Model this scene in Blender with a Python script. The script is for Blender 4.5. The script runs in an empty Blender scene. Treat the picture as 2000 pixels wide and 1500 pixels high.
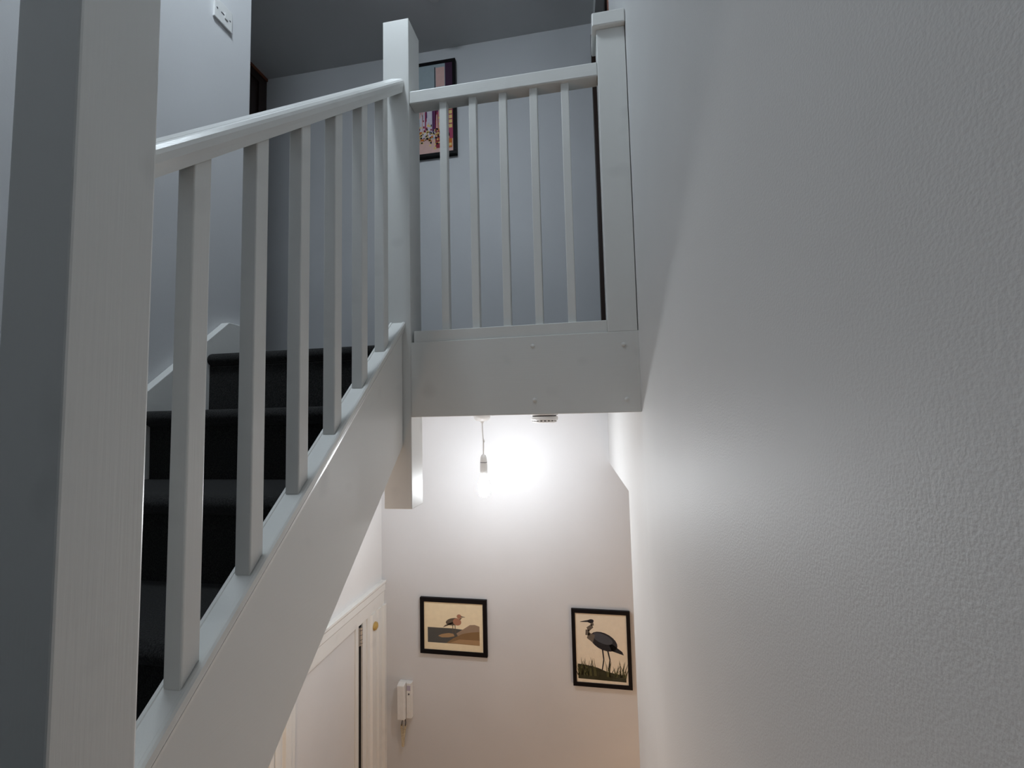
import bpy, bmesh, math, random
from mathutils import Vector, Matrix

# ---------------------------------------------------------------- camera, world, exposure
scn = bpy.context.scene
COL = scn.collection
Z0 = 3.1            # height of the camera above the hall floor (all z below are given relative to the camera)
F_PX, YAW, PIT, ROL = 854.5, 0.1724, 0.0692, -0.0236
cy, sy = math.cos(YAW), math.sin(YAW)
fwd = Vector((-sy * math.cos(PIT), cy * math.cos(PIT), math.sin(PIT)))
rgt = Vector((cy, sy, 0))
upv = rgt.cross(fwd)
c_, s_ = math.cos(ROL), math.sin(ROL)
r2 = c_ * rgt + s_ * upv
u2 = -s_ * rgt + c_ * upv
cam_d = bpy.data.cameras.new('camera')
cam = bpy.data.objects.new('camera', cam_d)
COL.objects.link(cam)
cam_d.sensor_width = 36.0
cam_d.lens = F_PX * 36.0 / 2000.0
cam_d.clip_start = 0.01
M = Matrix(((r2.x, u2.x, -fwd.x, 0), (r2.y, u2.y, -fwd.y, 0), (r2.z, u2.z, -fwd.z, Z0), (0, 0, 0, 1)))
cam.matrix_world = M
scn.camera = cam

world = bpy.data.worlds.new('world')
scn.world = world
world.use_nodes = True
world.node_tree.nodes['Background'].inputs[0].default_value = (0.6, 0.7, 0.9, 1)
world.node_tree.nodes['Background'].inputs[1].default_value = 0.02

scn.view_settings.view_transform = 'Standard'
scn.view_settings.look = 'None'
scn.view_settings.gamma = 1.0
scn.view_settings.use_curve_mapping = False
scn.view_settings.exposure = 0.0

BULB_HALL = 315.0       # radiance of the hall bulb
DOME = 98.0             # radiance of the dome light over the stairwell
SIDE_LAMP = 12.0        # watts of the warm lamp in the room off the hall
WARM_LAMP = 10.0        # watts of the warm lamp in the hall below

# ---------------------------------------------------------------- materials
def new_mat(name):
    m = bpy.data.materials.new(name)
    m.use_nodes = True
    nt = m.node_tree
    return m, nt, nt.nodes['Principled BSDF']

def ramp(nt, fac, c0, c1, p0=0.3, p1=0.7):
    r = nt.nodes.new('ShaderNodeValToRGB')
    r.color_ramp.elements[0].position = p0
    r.color_ramp.elements[1].position = p1
    r.color_ramp.elements[0].color = (*c0, 1)
    r.color_ramp.elements[1].color = (*c1, 1)
    nt.links.new(fac, r.inputs[0])
    return r.outputs[0]

def noise(nt, scale, detail=2.0, mapping=None, rough=0.5):
    tc = nt.nodes.new('ShaderNodeTexCoord')
    n = nt.nodes.new('ShaderNodeTexNoise')
    n.inputs['Scale'].default_value = scale
    n.inputs['Detail'].default_value = detail
    n.inputs['Roughness'].default_value = rough
    if mapping:
        mp = nt.nodes.new('ShaderNodeMapping')
        mp.inputs['Scale'].default_value = mapping
        nt.links.new(tc.outputs['Object'], mp.inputs[0])
        nt.links.new(mp.outputs[0], n.inputs['Vector'])
    else:
        nt.links.new(tc.outputs['Object'], n.inputs['Vector'])
    return n.outputs[0]

def bump(nt, bsdf, h, strength, dist):
    b = nt.nodes.new('ShaderNodeBump')
    b.inputs['Strength'].default_value = strength
    b.inputs['Distance'].default_value = dist
    nt.links.new(h, b.inputs['Height'])
    nt.links.new(b.outputs[0], bsdf.inputs['Normal'])
    return b

def plain(name, col, rough=0.5, spec=0.5, metal=0.0):
    m, nt, b = new_mat(name)
    n = noise(nt, 40, 2)
    k = 0.94
    nt.links.new(ramp(nt, n, tuple(c * k for c in col), col), b.inputs['Base Color'])
    b.inputs['Roughness'].default_value = rough
    b.inputs['Specular IOR Level'].default_value = spec
    b.inputs['Metallic'].default_value = metal
    return m

def wall_mat(name, col, scale=230, strength=0.35, dist=0.0012, rough=0.5):
    m, nt, b = new_mat(name)
    n = noise(nt, 2.2, 3)
    nt.links.new(ramp(nt, n, tuple(c * 0.95 for c in col), col, 0.35, 0.65), b.inputs['Base Color'])
    b.inputs['Roughness'].default_value = rough
    b.inputs['Specular IOR Level'].default_value = 0.4
    n1 = noise(nt, scale, 2.5)
    n2 = noise(nt, 6, 2)
    add = nt.nodes.new('ShaderNodeMath')
    add.operation = 'MULTIPLY_ADD'
    nt.links.new(n2, add.inputs[0])
    add.inputs[1].default_value = 1.6
    nt.links.new(n1, add.inputs[2])
    bump(nt, b, add.outputs[0], strength, dist)
    return m

def trim_mat(name, col, axis, rough=0.32):
    """white gloss paint over pine: brush and grain relief along one axis, faint knots"""
    m, nt, b = new_mat(name)
    mp = {'x': (6, 260, 260), 'y': (260, 6, 260), 'z': (260, 260, 6)}[axis]
    n = noise(nt, 1.0, 3, mp)
    nk = noise(nt, 9, 1)
    base = ramp(nt, nk, tuple(c * 0.9 for c in col), col, 0.22, 0.36)
    nt.links.new(base, b.inputs['Base Color'])
    b.inputs['Roughness'].default_value = rough
    bump(nt, b, n, 0.15, 0.0012)
    return m

WALL = wall_mat('wall_paint_grey', (0.66, 0.665, 0.68), 230, .2)
WALLR = wall_mat('wall_paint_satin', (0.61, 0.61, 0.605), 420, 0.32, 0.0011, 0.55)
WHITEWALL = wall_mat('white_emulsion', (0.74, 0.74, 0.74), 200, 0.2, 0.001, 0.6)
CEIL = wall_mat('ceiling_white', (0.66, 0.66, 0.66), 200, 0.15, 0.001, 0.7)
TRX = trim_mat('gloss_trim_x', (0.78, 0.78, 0.755), 'x')
TRY = trim_mat('gloss_trim_y', (0.78, 0.78, 0.755), 'y')
TRZ = trim_mat('gloss_trim_z', (0.78, 0.78, 0.755), 'z')
PLASTIC = plain('white_plastic', (0.75, 0.75, 0.74), 0.3)
CREAM = plain('cream_cord', (0.62, 0.52, 0.36), 0.6)
BLACKWOOD = plain('black_frame', (0.005, 0.004, 0.005), 0.5, 0.15)
DARKDOOR = plain('dark_brown_wood', (0.025, 0.010, 0.006), 0.4)
REDWOOD = plain('red_brown_wood', (0.16, 0.045, 0.02), 0.4)
BRASS = plain('varnished_knot', (0.50, 0.33, 0.10), 0.4)
STEEL = plain('hinge_steel', (0.55, 0.54, 0.52), 0.3, 0.5, 0.8)
BLACK = plain('dark_gap', (0.01, 0.008, 0.008), 0.8)
GREYSLOT = plain('grey_slot', (0.05, 0.05, 0.06), 0.6)
LILAC = plain('phone_window', (0.42, 0.38, 0.48), 0.3)

def carpet_mat():
    m, nt, b = new_mat('charcoal_carpet')
    n = noise(nt, 300, 3, None, 0.75)
    nt.links.new(ramp(nt, n, (0.0025, 0.0025, 0.0026), (0.055, 0.053, 0.052), 0.42, 0.80), b.inputs['Base Color'])
    b.inputs['Roughness'].default_value = 1.0
    b.inputs['Specular IOR Level'].default_value = 0.1
    b.inputs['Sheen Weight'].default_value = 0.15
    bump(nt, b, n, 0.9, 0.004)
    return m
CARPET = carpet_mat()

def floor_mat():
    m, nt, b = new_mat('oak_laminate')
    n = noise(nt, 1.0, 4, (3, 40, 3))
    nt.links.new(ramp(nt, n, (0.36, 0.20, 0.11), (0.50, 0.30, 0.17)), b.inputs['Base Color'])
    b.inputs['Roughness'].default_value = 0.45
    return m
OAK = floor_mat()

def emit_mat(name, col, strength):
    m, nt, b = new_mat(name)
    b.inputs['Base Color'].default_value = (0.9, 0.9, 0.9, 1)
    b.inputs['Emission Color'].default_value = (*col, 1)
    b.inputs['Emission Strength'].default_value = strength
    return m

# ---------------------------------------------------------------- mesh helpers
class MB:
    """collects shapes in camera-relative coordinates; build() makes one mesh object"""
    def __init__(s):
        s.v, s.f, s.m = [], [], []
    def add(s, vs, fs, mi=0):
        o = len(s.v)
        s.v += [tuple(p) for p in vs]
        s.f += [tuple(i + o for i in f) for f in fs]
        s.m += [mi] * len(fs)
        return s
    def box(s, x0, x1, y0, y1, z0, z1, mi=0):
        return s.add([(x0, y0, z0), (x1, y0, z0), (x1, y1, z0), (x0, y1, z0), (x0, y0, z1), (x1, y0, z1), (x1, y1, z1), (x0, y1, z1)],
                     [(0, 3, 2, 1), (4, 5, 6, 7), (0, 1, 5, 4), (1, 2, 6, 5), (2, 3, 7, 6), (3, 0, 4, 7)], mi)
    def prism(s, bot, top, mi=0):
        n = len(bot)
        return s.add(list(bot) + list(top), [tuple(range(n))[::-1], tuple(range(n, 2 * n))] +
                     [(i, (i + 1) % n, n + (i + 1) % n, n + i) for i in range(n)], mi)
    def sweep(s, poly, y0, y1, t=0.0, mi=0):
        """XZ outline swept along Y; z rises with slope t"""
        return s.prism([(x, y0, z + t * y0) for x, z in poly], [(x, y1, z + t * y1) for x, z in poly], mi)
    def lathe(s, prof, cx, cy_, n=24, mi=0, axis='z'):
        vs, fs = [], []
        for r, z in prof:
            for k in range(n):
                a = 2 * math.pi * k / n
                if axis == 'z':
                    vs.append((cx + r * math.cos(a), cy_ + r * math.sin(a), z))
                elif axis == 'x':       # cx, cy_ are (y, z); z is x
                    vs.append((z, cx + r * math.cos(a), cy_ + r * math.sin(a)))
                else:                   # y axis; cx, cy_ are (x, z)
                    vs.append((cx + r * math.cos(a), z, cy_ + r * math.sin(a)))
        for i in range(len(prof) - 1):
            for k in range(n):
                fs.append((i * n + k, i * n + (k + 1) % n, (i + 1) * n + (k + 1) % n, (i + 1) * n + k))
        fs.append(tuple(range(n))[::-1])
        fs.append(tuple(range((len(prof) - 1) * n, len(prof) * n)))
        return s.add(vs, fs, mi)
    def tube(s, pts, r, n=8, mi=0):
        P = [Vector(p) for p in pts]
        vs, fs = [], []
        for i, p in enumerate(P):
            d = (P[min(i + 1, len(P) - 1)] - P[max(i - 1, 0)]).normalized()
            a = d.orthogonal().normalized() if i == 0 else (a - d * a.dot(d)).normalized()
            b = d.cross(a)
            rr = r[i] if isinstance(r, (list, tuple)) else r
            for k in range(n):
                q = 2 * math.pi * k / n
                vs.append(p + a * (rr * math.cos(q)) + b * (rr * math.sin(q)))
        for i in range(len(P) - 1):
            for k in range(n):
                fs.append((i * n + k, i * n + (k + 1) % n, (i + 1) * n + (k + 1) % n, (i + 1) * n + k))
        fs += [tuple(range(n))[::-1], tuple(range((len(P) - 1) * n, len(P) * n))]
        return s.add(vs, fs, mi)
    def build(s, name, mats, parent=None, origin=(0, 0, 0), bevel=0.0, smooth=False, segs=2):
        me = bpy.data.meshes.new(name)
        bm = bmesh.new()
        org = Vector(origin)
        bv = [bm.verts.new(Vector(p) - org) for p in s.v]
        for f, mi in zip(s.f, s.m):
            try:
                face = bm.faces.new([bv[i] for i in f])
                face.material_index = mi
                face.smooth = smooth
            except ValueError:
                pass
        bmesh.ops.recalc_face_normals(bm, faces=bm.faces)
        if bevel:
            es = [e for e in bm.edges if len(e.link_faces) == 2 and e.calc_face_angle(0) > 0.6]
            bmesh.ops.bevel(bm, geom=es, offset=bevel, segments=segs, affect='EDGES', profile=0.5)
        if smooth:
            for e in bm.edges:
                if len(e.link_faces) == 2 and e.calc_face_angle(0) > 0.7:
                    e.smooth = False
        bm.to_mesh(me)
        bm.free()
        for m in (mats if isinstance(mats, (list, tuple)) else [mats]):
            me.materials.append(m)
        o = bpy.data.objects.new(name, me)
        COL.objects.link(o)
        if parent is None:
            o.location = org + Vector((0, 0, Z0))
        else:
            o.parent = parent
            # parents (things, or parts of things) all sit at their own origin
            o.location = org - Vector(parent['_org'])
        o['_org'] = tuple(org)
        return o

def tag(o, label, cat, group=None, kind=None):
    o['label'] = label
    o['category'] = cat
    if group:
        o['group'] = group
    if kind:
        o['kind'] = kind
    return o

def thing(name, org, label, cat, group=None, kind=None):
    o = bpy.data.objects.new(name, None)
    COL.objects.link(o)
    o.empty_display_size = 0.1
    o.location = Vector(org) + Vector((0, 0, Z0))
    o['_org'] = tuple(org)
    return tag(o, label, cat, group, kind)

def struct(name, mb, mat, label, cat, bevel=0.0):
    return tag(mb.build(name, mat, None, (0, 0, 0), bevel), label, cat, None, 'structure')

def dup(o, parent, dx=0, dy=0, dz=0):
    c = o.copy()
    COL.objects.link(c)
    c.parent = parent
    c.location = o.location + Vector((dx, dy, dz))
    return c

# ---------------------------------------------------------------- dimensions (metres, camera at 0,0,0)
T = 0.9075                 # tan of the stair pitch
D = 1.366                  # front face of landing fascia and upper newel
XW = 0.157                 # right-hand wall
YF = 2.78                  # far wall
XL = -1.390                # wall beside the flight
XH = -1.390                # left wall of the hall below
ZC, ZL, ZHC, ZF, ZM = 2.565, 0.246, 0.0, -Z0, -0.804
XWF = 0.112                # right wall where it meets the far wall
def xwall(y):
    return XW if y < D else XW + (XWF - XW) * (y - D) / (YF - D)

# ---------------------------------------------------------------- structure
struct('floor', MB().box(-2.5, 1.3, -2.4, 3.0, ZF - 0.1, ZF), OAK, 'warm oak floor of the lower hall', 'floor')
struct('floor_half_landing', MB().box(XL, XW, -2.3, 0.455, ZM - 0.2, ZM), CARPET, 'charcoal carpeted half landing at the foot of the flight', 'floor')
struct('floor_landing', MB().prism([(-2.275, D + .012, .012), (XW, D + .012, .012), (xwall(YF), YF, .012), (-2.275, YF, .012)],
       [(-2.275, D + .012, ZL), (XW, D + .012, ZL), (xwall(YF), YF, ZL), (-2.275, YF, ZL)]), CARPET, 'charcoal carpeted upper landing floor behind the railing', 'floor')
struct('ceiling_hall', MB().prism([(XH, D + .012, 0), (XW, D + .012, 0), (xwall(YF), YF, 0), (XH, YF, 0)],
       [(XH, D + .012, .012), (XW, D + .012, .012), (xwall(YF), YF, .012), (XH, YF, .012)]), CEIL, 'white hall ceiling under the landing', 'ceiling')
struct('ceiling', MB().box(-2.5, 0.4, -2.4, 2.95, ZC, ZC + .1), CEIL, 'white upper ceiling over landing and stairs', 'ceiling')
struct('wall_far', MB().box(-2.5, 1.3, YF, YF + .12, ZF, ZC), WALL, 'pale grey end wall carrying the framed pictures', 'wall')
struct('wall_back', MB().box(-2.5, 0.4, -2.4, -2.3, ZF, ZC), WALL, 'grey wall behind the half landing', 'wall')
struct('wall_left', MB().box(-2.5, XL, -2.3, 1.575, ZF, ZC), WALL, 'grey wall running beside the carpeted flight', 'wall')
struct('wall_landing_left', MB().box(-2.5, -2.30, 1.575, 1.88, ZL, ZC).box(-2.5, -2.38, 1.88, YF, ZL, ZC), WALL, 'shaded grey wall around the dark door on the landing', 'wall')
# wall of the hall below, left, with the cupboard doorway
struct('wall_hall_left', MB().box(-1.95, XH, 1.58, 1.83, ZF, 0).box(-1.95, XH, 1.83, 2.605, -1.20, 0).box(-1.95, XH, 2.605, YF, ZF, 0)
       .box(-1.95, -1.75, 1.83, 2.605, ZF, -1.20), WHITEWALL, 'white wall above the cupboard door in the hall', 'wall')
# right wall: smooth stair wall, opening to the side room low down, door to a bedroom high up
YO, ZO = 1.80, -0.312
def wseg(mb, y0, y1, z0, z1, th=.10):
    a, b = xwall(y0), xwall(y1)
    mb.prism([(a, y0, z0), (a + th, y0, z0), (b + th, y1, z0), (b, y1, z0)], [(a, y0, z1), (a + th, y0, z1), (b + th, y1, z1), (b, y1, z1)])
wr = MB()
wseg(wr, -2.3, D, ZF, ZC)
wseg(wr, D, YO, ZF, ZC)
wseg(wr, YO, YF, ZO, ZL)
wseg(wr, YO, YF, 2.42, ZC)
struct('wall_right', wr, WALLR, 'grey satin stair wall with an orange-peel texture', 'wall')
struct('wall_side_room', MB().box(1.2, 1.3, 1.0, YF, ZF, 0).box(.26, 1.3, .9, 1.0, ZF, 0).box(.26, 1.2, 1.0, YF, -.12, 0), WALL,
       'grey wall of the room through the opening at the end of the stair wall', 'wall')

# landing fascia
fa = thing('trim_1', (0, D, 0), 'wide white fascia board across the edge of the landing', 'fascia board', None, 'structure')
MB().box(-.577, XW - .001, D, D + .012, ZHC - .002, ZL).build('fascia_board', TRX, fa, (0, D, 0), .0015)
for x, z in ((-.169, .214), (.111, .205), (-.167, .043), (.115, .038)):
    MB().lathe([(.007, D + .001), (.0068, D - .001), (.004, D - .0022), (.0005, D - .0026)], x, z, 12, 0, 'y').build('filled_screw_head', TRX, fa, (0, D, 0), 0, True)
MB().prism([(XW - .006, D - .003, 0), (XW, D - .003, 0), (XW, D, 0), (XW - .006, D, 0)],
           [(XW - .006, D - .003, ZL), (XW, D - .003, ZL), (XW, D, ZL), (XW - .006, D, ZL)]).build('caulk_bead', TRZ, fa, (0, D, 0))

# ---------------------------------------------------------------- staircase (steps, strings)
st = thing('staircase', (-1.0, 0.4, ZM), 'short flight of charcoal carpeted steps between white strings', 'staircase')
ORG = (-1.0, 0.4, ZM)
G, R_ = 0.2315, 0.21
XSL, XSR = -1.355, -0.644            # between the two strings
def step(yn, zt):
    """carpet wrapped tread with a bull nose, and the riser under it"""
    r = .022
    prof = [(yn + G + .03, zt)]
    for k in range(9):
        a = math.pi / 2 + math.pi * k / 8
        prof.append((yn + r + r * math.cos(a), zt - r + r * math.sin(a)))
    prof += [(yn + .03, zt - 2 * r - .006), (yn + .033, zt - R_ - .01), (yn + .05, zt - R_ - .01), (yn + .05, zt - .04), (yn + G + .03, zt - .04)]
    return prof
first = None
for k in range(5):
    yn, zt = 1.36 - G * k, ZL - R_ * k
    if k == 0:          # edge of the landing: nosing and riser only
        prof = [(p[0] if p[0] < 1.55 else 1.378, p[1]) for p in step(yn, zt)]
        prof = [(1.3775, zt)] + prof[1:10] + [(yn + .012, zt - .05), (yn + .012, zt - R_ - .01), (1.3775, zt - R_ - .01)]
        mb = MB().prism([(XSL, y, z) for y, z in prof], [(-.674, y, z) for y, z in prof])
        mb.build('carpeted_step', CARPET, st, ORG, 0, True)
    elif first is None:
        prof = step(yn, zt)
        mb = MB().prism([(XSL, y, z) for y, z in prof], [(XSR, y, z) for y, z in prof])
        first = mb.build('carpeted_step', CARPET, st, ORG, 0, True)
    elif k == 4:        # narrower, beside the lower newel
        prof = step(yn, zt)
        MB().prism([(XSL, y, z) for y, z in prof], [(-.6735, y, z) for y, z in prof]).build('carpeted_step', CARPET, st, ORG, 0, True)
    else:
        dup(first, st, 0, -G * (k - 1), -R_ * (k - 1))
# outer string (closed, balusters stand on its capping) and wall string
so = [(-.606, -.945), (-.606, -1.333), (-.642, -1.333), (-.642, -.945)]
mbs = MB().sweep(so, .490, D - .002, T)
mbs.build('outer_string', TRY, st, ORG, .002)
MB().sweep([(-.606, -.945), (-.5985, -.945), (-.6005, -.955), (-.606, -.962)], .489, D - .002, T).build('string_bead', TRY, st, ORG)
ws_y = 1.455
wz = -.942
mb = MB()
mb.prism([(XL + .001, .30, wz + T * .30), (XL + .001, ws_y, wz + T * ws_y), (XL + .001, 1.572, wz + T * ws_y), (XL + .001, 1.572, ZL - .002), (XL + .001, 1.38, ZL - .25), (XL + .001, .30, wz + T * .30 - .42)],
         [(XSL, .30, wz + T * .30), (XSL, ws_y, wz + T * ws_y), (XSL, 1.572, wz + T * ws_y), (XSL, 1.572, ZL - .002), (XSL, 1.38, ZL - .25), (XSL, .30, wz + T * .30 - .42)])
mb.build('wall_string', TRY, st, ORG, .002)
MB().sweep([(XSL, -1.325), (-.643, -1.325), (-.643, -1.312), (XSL, -1.312)], .490, D - .002, T).build('soffit_panel', WHITEWALL, st, ORG)

# ---------------------------------------------------------------- balustrade of the flight
sb = thing('stair_balustrade', (-.625, .4, ZM), 'white painted balustrade climbing beside the carpeted flight', 'balustrade')
ORG = (-.625, .4, ZM)
NW = .096
MB().box(-.673, -.577, D, D + NW, -.300, 1.399).build('newel_post', TRZ, sb, ORG, .002)
MB().box(-.672, -.576, .393, .393 + NW, ZM - .25, .62).build('newel_post', TRZ, sb, ORG, .003)
# capping with rounded edges, two shallow lips beside the balusters
MB().sweep([(-.651, -.925), (-.649, -.921), (-.643, -.921), (-.642, -.9235), (-.6075, -.9235), (-.6055, -.921), (-.600, -.921), (-.5965, -.925), (-.5965, -.938), (-.5995, -.945), (-.651, -.945)],
           .489, D - .001, T).build('base_rail', TRY, sb, ORG)
HP = [(-.655, -.104), (-.655, -.075), (-.6535, -.066), (-.648, -.0585), (-.640, -.0560), (-.6125, -.0600), (-.6115, -.0632), (-.6100, -.0604), (-.603, -.0625), (-.5975, -.0695), (-.5955, -.077), (-.5955, -.090), (-.5985, -.1005), (-.6005, -.1125), (-.643, -.1125), (-.651, -.108)]
MB().sweep(HP, .489, D - .001, T).build('handrail', TRY, sb, ORG)
BW = .032
xb1, xb0 = -.6088, -.6088 - BW
y0 = .5798
b0 = MB().prism([(xb0, y0, -.9235 + T * y0), (xb1, y0, -.9235 + T * y0), (xb1, y0 + BW, -.9235 + T * (y0 + BW)), (xb0, y0 + BW, -.9235 + T * (y0 + BW))],
                [(xb0, y0, -.112 + T * y0), (xb1, y0, -.112 + T * y0), (xb1, y0 + BW, -.112 + T * (y0 + BW)), (xb0, y0 + BW, -.112 + T * (y0 + BW))]).build('baluster', TRZ, sb, ORG, .0025)
for k in range(1, 6):
    dup(b0, sb, 0, .1315 * k, .1315 * T * k)

# ---------------------------------------------------------------- balustrade of the landing
lb = thing('landing_balustrade', (-.25, D, ZL), 'white painted railing across the landing edge above the fascia', 'balustrade')
ORG = (-.25, D, ZL)
MB().box(.0655, XW - .002, D + .0005, D + NW, ZL, 1.235).build('half_newel', TRZ, lb, ORG, .002)
MB().box(.052, XW - .001, D - .016, D + NW + .012, 1.235, 1.281).build('newel_cap', TRX, lb, ORG, .004)
MB().box(-.5765, .0655, D + .001, D + .052, 1.0805, 1.128).build('handrail', TRX, lb, ORG, .004)
MB().box(-.567, .0655, D + .003, D + .052, ZL, .2845).build('base_rail', TRX, lb, ORG, .002)
b0 = MB().box(-.4718, -.4718 + .0256, D + .012, D + .012 + .0256, .2835, 1.0815).build('baluster', TRZ, lb, ORG, .002)
for k in range(1, 5):
    dup(b0, lb, .1043 * k)

# ---------------------------------------------------------------- lamps
def pendant(x, y, zc, drop, strength, col, label, slack=True):
    o = (x, y, zc)
    t = thing('pendant_light', o, label, 'pendant light', None)
    MB().lathe([(.040, zc), (.041, zc - .008), (.040, zc - .016), (.030, zc - .027), (.010, zc - .032), (.006, zc - .040)], x, y, 28).build('ceiling_rose', PLASTIC, t, o, 0, True)
    zl = zc - drop
    cord = MB().tube([(x, y, zc - .036), (x + .001, y, zc - .09), (x + .0035, y, zc - .116), (x + .0045, y, zc - .13), (x + .0035, y, zl)], .0032).build('cord', PLASTIC, t, o, 0, True)
    MB().tube([(x + .001, y - .002, zc - .112), (x + .009, y - .003, zc - .122), (x + .011, y - .003, zc - .130), (x + .0045, y - .002, zc - .136)], .0022).build('cable_tie', PLASTIC, cord, o, 0, True)
    xs = x + .0035
    h = MB().lathe([(.006, zl + .004), (.011, zl), (.0155, zl - .012), (.0175, zl - .030), (.0178, zl - .033)], xs, y, 24).build('lampholder', PLASTIC, t, o, 0, True)
    MB().lathe([(.0168, zl - .033), (.0168, zl - .0355)], xs, y, 24).build('joint_ring', GREYSLOT, h, o, 0, True)
    MB().lathe([(.0180, zl - .0355), (.0185, zl - .075), (.0192, zl - .088), (.0175, zl - .096)], xs, y, 24).build('lampholder_skirt', PLASTIC, h, o, 0, True)
    zb = zl - .096
    prof = [(.013, zb + .004), (.014, zb - .006), (.019, zb - .022), (.026, zb - .040), (.0295, zb - .056), (.0300, zb - .068), (.0275, zb - .084), (.021, zb - .097), (.011, zb - .105), (.002, zb - .108)]
    MB().lathe(prof, xs, y, 24).build('bulb', emit_mat('lit_bulb', col, strength), t, o, 0, True)
    return t
pendant(-.524, 2.12, ZHC, .198, BULB_HALL, (0.93, 0.965, 1.0), 'lit bare bulb hanging from the hall ceiling under the landing')
x, y = -.92, .84
o = (x, y, ZC)
dl = thing('ceiling_light', o, 'round opal dome light on the upper ceiling over the stairs', 'ceiling light')
MB().lathe([(.165, ZC), (.165, ZC - .018), (.150, ZC - .024)], x, y, 36).build('base_ring', PLASTIC, dl, o, 0, True)
MB().lathe([(.148, ZC - .022), (.140, ZC - .045), (.115, ZC - .066), (.075, ZC - .080), (.030, ZC - .086), (.002, ZC - .087)], x, y, 28).build('diffuser', emit_mat('opal_diffuser', (0.80, 0.91, 1.0), DOME), dl, o, 0, True)

# ---------------------------------------------------------------- small fittings
x, y = -.197, 1.95
sd = thing('smoke_detector', (x, y, ZHC), 'round white smoke detector on the hall ceiling beside the bulb', 'smoke detector')
o = (x, y, ZHC)
MB().lathe([(.061, 0), (.061, -.006), (.058, -.008)], x, y, 32).build('base', PLASTIC, sd, o, 0, True)
MB().lathe([(.053, -.008), (.053, -.0125)], x, y, 32).build('gap_ring', BLACK, sd, o, 0, True)
body = MB().lathe([(.058, -.0125), (.0605, -.016), (.0600, -.026), (.056, -.030)], x, y, 32).build('body', PLASTIC, sd, o, 0, True)
MB().lathe([(.050, -.030), (.050, -.034)], x, y, 32).build('vent_recess', BLACK, sd, o, 0, True)
for k in range(20):
    a = 2 * math.pi * k / 20
    ca, sa = math.cos(a), math.sin(a)
    q = [(x + r * ca - w * sa, y + r * sa + w * ca) for r, w in ((.048, -.003), (.056, -.003), (.056, .003), (.048, .003))]
    MB().prism([(p[0], p[1], -.035) for p in q], [(p[0], p[1], -.029) for p in q]).build('vent_rib', PLASTIC, body, o)
MB().lathe([(.055, -.034), (.052, -.039), (.036, -.042), (.010, -.0425)], x, y, 32).build('cover', PLASTIC, sd, o, 0, True)

x, y = -.845, 2.385
cf = thing('ceiling_fitting', (x, y, ZC), 'small round plate on the upper landing ceiling', 'ceiling fitting')
MB().lathe([(.042, ZC), (.042, ZC - .010), (.036, ZC - .020)], x, y, 28).build('plate', PLASTIC, cf, (x, y, ZC), 0, True)
MB().lathe([(.030, ZC - .020), (.022, ZC - .027), (.004, ZC - .028)], x, y, 28).build('cover', PLASTIC, cf, (x, y, ZC), 0, True)

# light switch on the stair wall
ys, zs = 1.424, 1.620
o = (XL, ys, zs - .043)
sw = thing('light_switch', o, 'square white switch plate high on the wall beside the stairs', 'light switch')
pl = MB().box(XL, XL + .009, ys - .043, ys + .043, zs - .043, zs + .043).build('plate', PLASTIC, sw, o, .002)
MB().box(XL + .009, XL + .0122, ys + .004, ys + .019, zs - .012, zs + .012).build('rocker', PLASTIC, sw, o, .001)
MB().box(XL + .0085, XL + .0096, ys - .012, ys + .003, zs - .0025, zs + .0025).build('slot', GREYSLOT, sw, o)
for dy in (-.031, .031):
    s1 = MB().lathe([(.0035, XL + .008), (.0035, XL + .0096)], ys + dy, zs, 12, 0, 'x').build('screw', GREYSLOT, sw, o)

# ---------------------------------------------------------------- cupboard door in the hall
tr = thing('trim_2', (XH, 2.2454, ZF), 'moulded white architrave around the cupboard door in the hall', 'architrave', None, 'structure')
o = (XH, 2.2454, ZF)
MB().sweep([(XH, -1.2189), (XH + .018, -1.2189), (XH + .020, -1.1398), (XH + .026, -1.1312), (XH + .026, -1.0928), (XH + .034, -1.0821), (XH + .034, -1.0692), (XH, -1.0692)], 1.6573, YF - .001).build('head_moulding', TRY, tr, o, .001)
def stile(ya, yb, nm):
    w = yb - ya
    pr = [(XH, ya), (XH + .014, ya), (XH + .014, ya + .14 * w), (XH + .024, ya + .20 * w), (XH + .024, ya + .40 * w), (XH + .012, ya + .44 * w), (XH + .012, ya + .54 * w),
          (XH + .024, ya + .58 * w), (XH + .024, ya + .74 * w), (XH + .014, ya + .77 * w), (XH + .014, ya + .80 * w), (XH + .034, ya + .86 * w), (XH + .034, yb), (XH, yb)]
    return MB().prism([(a, b, ZF + .001) for a, b in pr], [(a, b, -1.22) for a, b in pr]).build(nm, TRZ, tr, o, .0008)
stile(2.5662, YF - .001, 'stile')
stile(1.9, 1.7108, 'stile')
MB().lathe([(.024, XH + .020), (.026, XH + .026), (.023, XH + .036), (.012, XH + .043), (.002, XH + .045)], 2.6357, -1.2991, 20, 0, 'x').build('round_boss', BRASS, tr, o, 0, True)
MB().box(XH - .008, XH + .004, 2.5255, 2.6089, ZF + .001, -1.1986).build('door_lining', TRZ, tr, o, .001)
dr = thing('door_1', (XH, 2.1385, ZF), 'plain pale cupboard door standing slightly off its frame', 'door', None, 'structure')
o = (XH, 2.1385, ZF)
MB().box(XH - .042, XH - .006, 1.8947, 2.4828, ZF + .004, -1.204).build('door_leaf', WHITEWALL, dr, o, .002)
MB().box(XH - .006, XH + .002, 2.4485, 2.4828, ZF + .004, -1.204).build('edge_lipping', TRZ, dr, o, .001)
h = MB().tube([(XH + .006, 2.502, -1.2457), (XH + .006, 2.502, -1.3494)], .0085, 14).build('hinge', STEEL, dr, o, 0, True)
MB().box(XH - .002, XH + .003, 2.4785, 2.5277, -1.3494, -1.2457).build('hinge_plate', STEEL, h, o)
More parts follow.
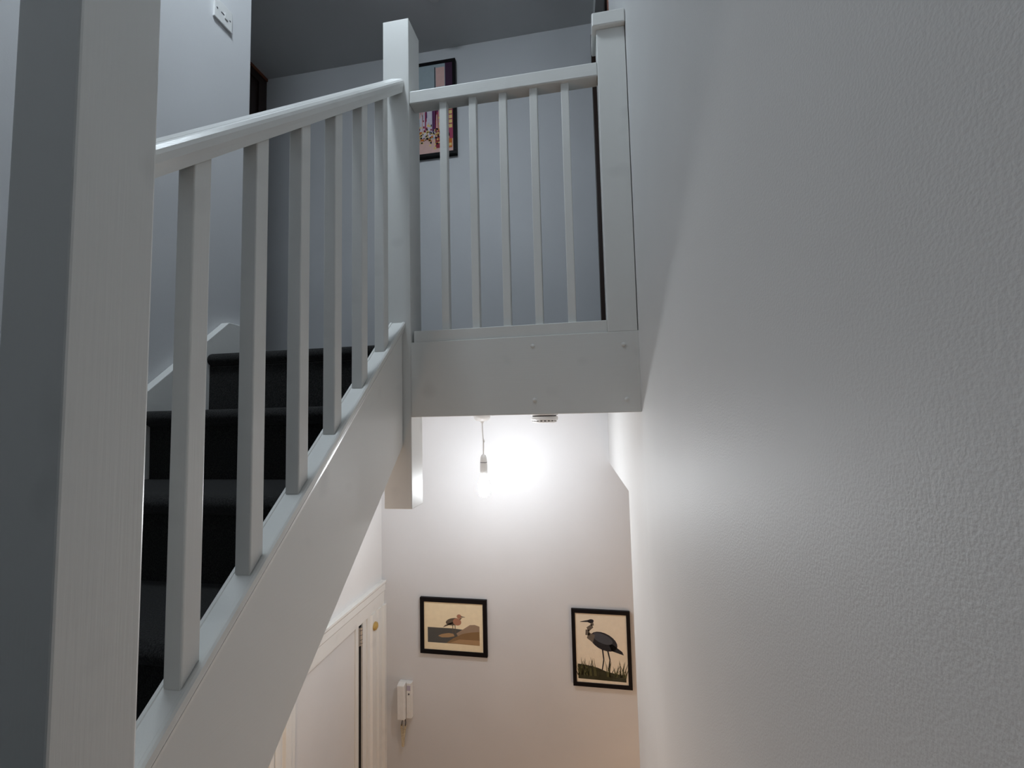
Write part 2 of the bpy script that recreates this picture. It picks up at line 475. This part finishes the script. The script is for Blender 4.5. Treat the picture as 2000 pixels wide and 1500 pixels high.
for zz in (-1.2617, -1.2884, -1.3152, -1.3365):
    MB().tube([(XH + .006, 2.502, zz - .0012), (XH + .006, 2.502, zz + .0012)], .0092, 14).build('knuckle_joint', GREYSLOT, h, o)
MB().box(XH - .30, XH - .045, 1.831, 2.604, ZF + .002, -1.202).box(XH - .045, XH - .012, 2.486, 2.604, ZF + .002, -1.202).build('gap_shade_fill', BLACK, dr, o)  # black fill paints the shade seen in the gap beside the leaf

# dark doors on the upper landing
d2 = thing('door_2', (-2.30, 2.3, ZL), 'tall dark brown door at the shaded end of the landing', 'door', None, 'structure')
o = (-2.30, 2.3, ZL)
MB().box(-2.365, -2.318, 1.95, 2.70, ZL + .004, 2.485).build('door_leaf', DARKDOOR, d2, o, .002)
for ya, yb in ((1.882, 1.95), (2.70, YF - .002)):
    MB().box(-2.375, -2.305, ya, yb, ZL + .001, ZC - .004).build('frame_post', DARKDOOR, d2, o, .002)
MB().box(-2.375, -2.305, 1.95, 2.70, 2.485, ZC - .004).build('frame_head', DARKDOOR, d2, o, .002)
MB().box(-2.305, -2.296, 1.882, YF - .002, ZC - .022, ZC - .001).build('head_bead', REDWOOD, d2, o, .001)
xa, xb = xwall(1.81), xwall(2.76)
d3 = thing('door_3', (xa, 2.25, ZL), 'dark brown wooden door and frame past the capped half newel', 'door', None, 'structure')
o = (xa, 2.25, ZL)
MB().box(xa - .003, xa + .10, YO + .001, YO + .06, ZL + .001, 2.418).build('frame_post', REDWOOD, d3, o, .003)  # lit edge of the dark brown frame, put into a lighter red-brown colour
MB().box(xb - .018, xb + .10, 2.70, YF - .001, ZL + .001, 2.418).build('frame_post', DARKDOOR, d3, o, .003)
MB().box(xa + .03, xa + .10, YO + .06, 2.70, 2.36, 2.418).build('frame_head', DARKDOOR, d3, o, .003)
MB().box(xa + .055, xa + .095, YO + .062, 2.698, ZL + .006, 2.359).build('door_leaf', DARKDOOR, d3, o, .003)

# ---------------------------------------------------------------- pictures
def picture(name, x0, x1, z0, z1, yw, fw, depth, label, layers, glass=True, lip=.006):
    """frame on the far wall; layers = list of (material, [polygons in 0..1 picture space])"""
    o = ((x0 + x1) / 2, yw, z0)
    t = thing(name, o, label, 'picture')
    yf = yw - depth
    for nm, a in (('frame_top', (x0, x1, z1 - fw, z1)), ('frame_bottom', (x0, x1, z0, z0 + fw)), ('frame_side', (x0, x0 + fw, z0 + fw, z1 - fw)), ('frame_side', (x1 - fw, x1, z0 + fw, z1 - fw))):
        MB().box(a[0], a[1], yf, yw - .0005, a[2], a[3]).build(nm, BLACKWOOD, t, o, .0015)
    ax0, ax1, az0, az1 = x0 + fw, x1 - fw, z0 + fw, z1 - fw
    yp = yf + lip
    MB().box(ax0, ax1, yp + .002, yw - .001, az0, az1).build('backing_board', BLACKWOOD, t, o)
    mb = MB()
    mats = []
    for i, (mat, polys) in enumerate(layers):
        if mat not in mats:
            mats.append(mat)
        for pg in polys:
            yy = yp + .0015 - .00008 * i
            mb.add([(ax0 + u * (ax1 - ax0), yy, az0 + v * (az1 - az0)) for u, v in pg], [tuple(range(len(pg)))], mats.index(mat))
    mb.build('print', mats, t, o)
    if glass:
        MB().box(ax0, ax1, yp - .0012, yp + .0002, az0, az1).build('glass', GLASS, t, o)
    return t
def glass_mat():
    m, nt, b = new_mat('picture_glass')
    out = nt.nodes['Material Output']
    tr_ = nt.nodes.new('ShaderNodeBsdfTransparent')
    gl = nt.nodes.new('ShaderNodeBsdfGlossy')
    gl.inputs['Roughness'].default_value = 0.03
    fr = nt.nodes.new('ShaderNodeFresnel')
    fr.inputs[0].default_value = 1.45
    mx = nt.nodes.new('ShaderNodeMixShader')
    geo = nt.nodes.new('ShaderNodeNewGeometry')
    sub = nt.nodes.new('ShaderNodeMath')
    sub.operation = 'MULTIPLY'
    inv = nt.nodes.new('ShaderNodeMath')
    inv.operation = 'SUBTRACT'
    inv.inputs[0].default_value = 1.0
    nt.links.new(geo.outputs['Backfacing'], inv.inputs[1])      # reflect on the outer face of the sheet only
    nt.links.new(fr.outputs[0], sub.inputs[0])
    nt.links.new(inv.outputs[0], sub.inputs[1])
    nt.links.new(sub.outputs[0], mx.inputs[0])
    nt.links.new(tr_.outputs[0], mx.inputs[1])
    nt.links.new(gl.outputs[0], mx.inputs[2])
    nt.links.new(mx.outputs[0], out.inputs[0])
    return m
GLASS = glass_mat()
def ink(name, r, g, b, rough=.7):
    return plain('ink_' + name, (r, g, b), rough, .3)
def ell(cx, cy_, rx, rz, rot=0, n=20, a0=0, a1=2 * math.pi):
    out = []
    for k in range(n):
        a = a0 + (a1 - a0) * k / n
        u, v = rx * math.cos(a), rz * math.sin(a)
        out.append((cx + u * math.cos(rot) - v * math.sin(rot), cy_ + u * math.sin(rot) + v * math.cos(rot)))
    return out
def limb(pts, w):
    """tapering stroke as quads"""
    out = []
    for i in range(len(pts) - 1):
        (x0, y0_), (x1, y1_) = pts[i], pts[i + 1]
        d = math.hypot(x1 - x0, y1_ - y0_) or 1
        nx, ny = -(y1_ - y0_) / d, (x1 - x0) / d
        wa = w[i] if isinstance(w, (list, tuple)) else w
        wb = w[i + 1] if isinstance(w, (list, tuple)) else w
        out.append([(x0 + nx * wa, y0_ + ny * wa), (x1 + nx * wb, y1_ + ny * wb), (x1 - nx * wb, y1_ - ny * wb), (x0 - nx * wa, y0_ - ny * wa)])
    return out
FULL = [[(0, 0), (1, 0), (1, 1), (0, 1)]]
PAPER = ink('paper', .92, .78, .54)
SLATE = ink('slate', .085, .082, .075)
BANK = ink('bank', .26, .15, .065)
BANKL = ink('bank_light', .42, .26, .13)
HILL = ink('hill', .36, .25, .17)
BIRDB = ink('bird_back', .13, .095, .065)
BIRDR = ink('bird_breast', .45, .21, .13)
BIRDW = ink('bird_pale', .52, .40, .29)
# a small generic shore bird on a bank beside dark water
layers = [(PAPER, FULL),
          (SLATE, [[(.06, .145), (.94, .145), (.94, .42), (.5, .46), (.06, .46)]]),
          (HILL, [[(.55, .36), (.66, .45), (.78, .55), (.86, .56), (.94, .53), (.94, .25), (.6, .25)]]),
          (BANK, [[(.38, .15), (.94, .135), (.94, .42), (.8, .40), (.66, .36), (.5, .26)]]),
          (BANKL, [[(.24, .29), (.30, .33), (.42, .36), (.50, .35), (.52, .30), (.42, .27), (.30, .26)], [(.44, .16), (.94, .14), (.94, .24), (.6, .24)]]),
          (BIRDB, [ell(.50, .60, .13, .075, .25), [(.60, .62), (.66, .70), (.36, .52), (.32, .47), (.42, .52)]] + limb([(.49, .54), (.49, .37)], .006) + limb([(.53, .54), (.535, .37)], .006)),
          (BIRDR, [ell(.565, .60, .070, .075, .5), ell(.60, .715, .040, .046)]),
          (BIRDB, limb([(.63, .715), (.70, .705)], [.012, .003]))]
picture('framed_bird_print', -1.118, -0.677, -1.510, -1.163, YF, .026, .020, 'black framed print of a small brown bird on a bank, above the entry phone', layers)
# a generic dark wading bird in grass
PAPER2 = ink('paper_pale', .90, .80, .64)
NIGHT = ink('night', .018, .019, .026)
STEELB = ink('steel_blue', .075, .082, .10)
MOSS = ink('moss', .035, .035, .015)
MOSSL = ink('moss_light', .10, .10, .035)
ROSE = ink('rose', .30, .12, .07)
GREYB = ink('neck_grey', .16, .135, .11)
random.seed(4)
gr1, gr2 = [], []
for k in range(70):
    bx = random.uniform(.02, .96)
    if .40 < bx < .60:
        continue
    h = random.uniform(.07, .24)
    ln = random.uniform(-.10, .10)
    (gr1 if k % 2 else gr2).extend(limb([(bx, .10), (bx + ln * .4, .10 + h * .6), (bx + ln, .12 + h)], [.010, .006, .001]))
layers = [(PAPER2, FULL),
          (NIGHT, [ell(.55, .60, .27, .125, -.25), [(.62, .62), (.90, .47), (.93, .42), (.70, .47)]]),
          (STEELB, [ell(.53, .64, .20, .070, -.25)]),
          (GREYB, limb([(.36, .63), (.24, .68), (.24, .76), (.34, .82), (.33, .87)], [.060, .045, .036, .030, .028])),
          (NIGHT, [ell(.31, .885, .06, .028, .1)] + limb([(.27, .885), (.10, .87)], [.016, .003])),
          (NIGHT, limb([(.52, .50), (.54, .34), (.50, .18)], [.014, .012, .010]) + limb([(.62, .48), (.66, .34), (.62, .18)], [.014, .012, .010])),
          (MOSS, [[(.03, .05), (.96, .04), (.96, .13), (.6, .17), (.42, .22), (.2, .25), (.03, .26)]]),
          (MOSS, gr1), (MOSSL, gr2)]
picture('framed_bird_print', -0.150, 0.196, -1.633, -1.187, YF, .022, .020, 'black framed print of a dark wading bird in grass, beside the opening edge', layers)
# abstract city painting on the landing
SKY = ink('sky', .40, .47, .50)
LAV = ink('lavender', .72, .66, .74)
CRIM = ink('crimson', .32, .03, .05)
MAG = ink('magenta', .45, .07, .14)
PURP = ink('purple', .055, .02, .05)
PLUM = ink('plum', .12, .03, .11)
YEL = ink('yellow', .90, .66, .25)
ORA = ink('orange', .65, .18, .03)
PINK = ink('pink', .78, .50, .45)
INKBK = ink('black', .012, .01, .014)
random.seed(11)
def R(u0, u1, v0, v1):
    return [(u0, v0), (u1, v0), (u1, v1), (u0, v1)]
reds, mags, pls, yes, oras, pinks, dots = [], [], [], [], [], [], []
for k in range(60):
    u = random.choice([random.uniform(.02, .50), random.uniform(.66, .80)])
    w = random.uniform(.012, .035)
    v0 = random.uniform(.22, .45)
    random.choice([reds, mags, pls, pinks]).append([(u, v0), (u + w, v0 + .02), (u + w * .8, v0 + random.uniform(.15, .3)), (u + .004, v0 + random.uniform(.15, .3))])
for k in range(260):
    u, v = random.uniform(.0, .92), random.gauss(.17, .065) * .9 + .03
    random.choice([yes, yes, oras, dots, pinks, reds]).append(R(u, u + random.uniform(.015, .045), v, v + random.uniform(.008, .026)))
layers = [(SKY, FULL), (LAV, [R(.36, .70, .18, .62)]), (PINK, [R(0, 1, 0, .16)]),
          (CRIM, [R(.0, .30, .22, .66), R(.66, .90, .05, .62)]), (MAG, [R(.78, 1, .14, .66)]), (PINK, [R(.83, .87, .34, .60)]), (PLUM, [R(.12, .24, .26, .60), R(.60, .66, .24, .48)]),
          (LAV, [[(.42, .20), (.56, .18), (.60, .56), (.58, .60), (.42, .60), (.40, .40)]]),
          (PURP, [R(.86, 1, .60, 1)]), (PINK, [R(.68, .85, .74, .96)]), (INKBK, [R(.655, .672, .62, .97)]),
          (PLUM, [[(.30, .62), (.33, .78), (.35, .62)], [(.36, .62), (.40, .74), (.44, .62)]]),
          (CRIM, reds), (MAG, mags), (PLUM, pls), (PINK, pinks), (YEL, yes), (ORA, oras), (INKBK, dots),
          (YEL, [R(.925, .985, .26 + .052 * k, .300 + .052 * k) for k in range(8)]), (ORA, [R(.80, .98, .04, .14)]), (YEL, [R(.90, .97, .06, .09)])]
picture('city_painting', -1.240, -0.823, 1.775, 2.457, YF, .022, .034, 'black edged abstract city painting on the landing wall behind the railing', layers, False, .004)

# ---------------------------------------------------------------- entry phone
yw = YF
o = (-1.2189, yw, -1.9139)
ep = thing('entry_phone', o, 'white wall entry phone with a cream cord hanging below', 'entry phone')
bd = MB().box(-1.2617, -1.174, yw - .026, yw - .0005, -1.9086, -1.6926).build('body', PLASTIC, ep, o, .003)
MB().box(-1.2072, -1.1772, yw - .034, yw - .026, -1.9064, -1.6947).build('control_strip', PLASTIC, bd, o, .001)
MB().box(-1.204, -1.1804, yw - .0352, yw - .0338, -1.7375, -1.7076).build('name_window', LILAC, ep, o)
MB().lathe([(.0052, yw - .034), (.0048, yw - .037), (.002, yw - .0375)], -1.1911, -1.7589, 14, 0, 'y').build('button', GREYSLOT, ep, o, 0, True)
hp = [(-1.2617, -1.9118), (-1.2125, -1.9118), (-1.2125, -1.6872), (-1.2617, -1.6872)]
MB().prism([(-1.2617, yw - .026, -1.9139), (-1.2114, yw - .026, -1.9139), (-1.2114, yw - .026, -1.6872), (-1.2617, yw - .026, -1.6872)],
           [(-1.2596, yw - .058, -1.9054), (-1.2136, yw - .058, -1.9054), (-1.2136, yw - .060, -1.6979), (-1.2596, yw - .060, -1.6979)]).build('handset', PLASTIC, ep, o, .004)
cd = MB()
def coil(cx, cz0, cz1, lean, rr=.006, turns=16, y=yw - .022):
    pts = []
    for k in range(turns * 8 + 1):
        a = k * math.pi / 4
        f = k / (turns * 8)
        pts.append((cx + lean * math.sin(f * math.pi * .5) + rr * math.cos(a), y + rr * math.sin(a), cz0 + (cz1 - cz0) * f))
    return pts
cd.tube(coil(-1.2467, -1.9567, -2.085, .008), .0028, 6)
cd.tube(coil(-1.2211, -1.9567, -2.0797, -.014), .0028, 6)
cd.build('coiled_cord', CREAM, ep, o, 0, True)
MB().tube([(-1.235, yw - .02, -1.9086), (-1.2435, yw - .022, -1.9407), (-1.2467, yw - .022, -1.962)], .003, 6).build('cord_lead', GREYSLOT, ep, o, 0, True)
MB().tube([(-1.2243, yw - .02, -1.9086), (-1.2189, yw - .022, -1.9374), (-1.2211, yw - .022, -1.962)], .003, 6).build('cord_lead', GREYSLOT, ep, o, 0, True)

# ---------------------------------------------------------------- warm lamps of the hall below the flight and of the side room
for nm, watts, pos in (('hall_lamp', WARM_LAMP, (-.86, .85, Z0 - 1.45)), ('side_room_lamp', SIDE_LAMP, (.80, 1.62, Z0 - 2.2))):
    ld = bpy.data.lights.new(nm, 'POINT')
    ld.energy = watts
    ld.color = (1.0, 0.66, 0.40)
    ld.shadow_soft_size = .05
    lo = bpy.data.objects.new(nm, ld)
    COL.objects.link(lo)
    lo.location = pos

for ob in list(bpy.data.objects):
    if '_org' in ob:
        del ob['_org']
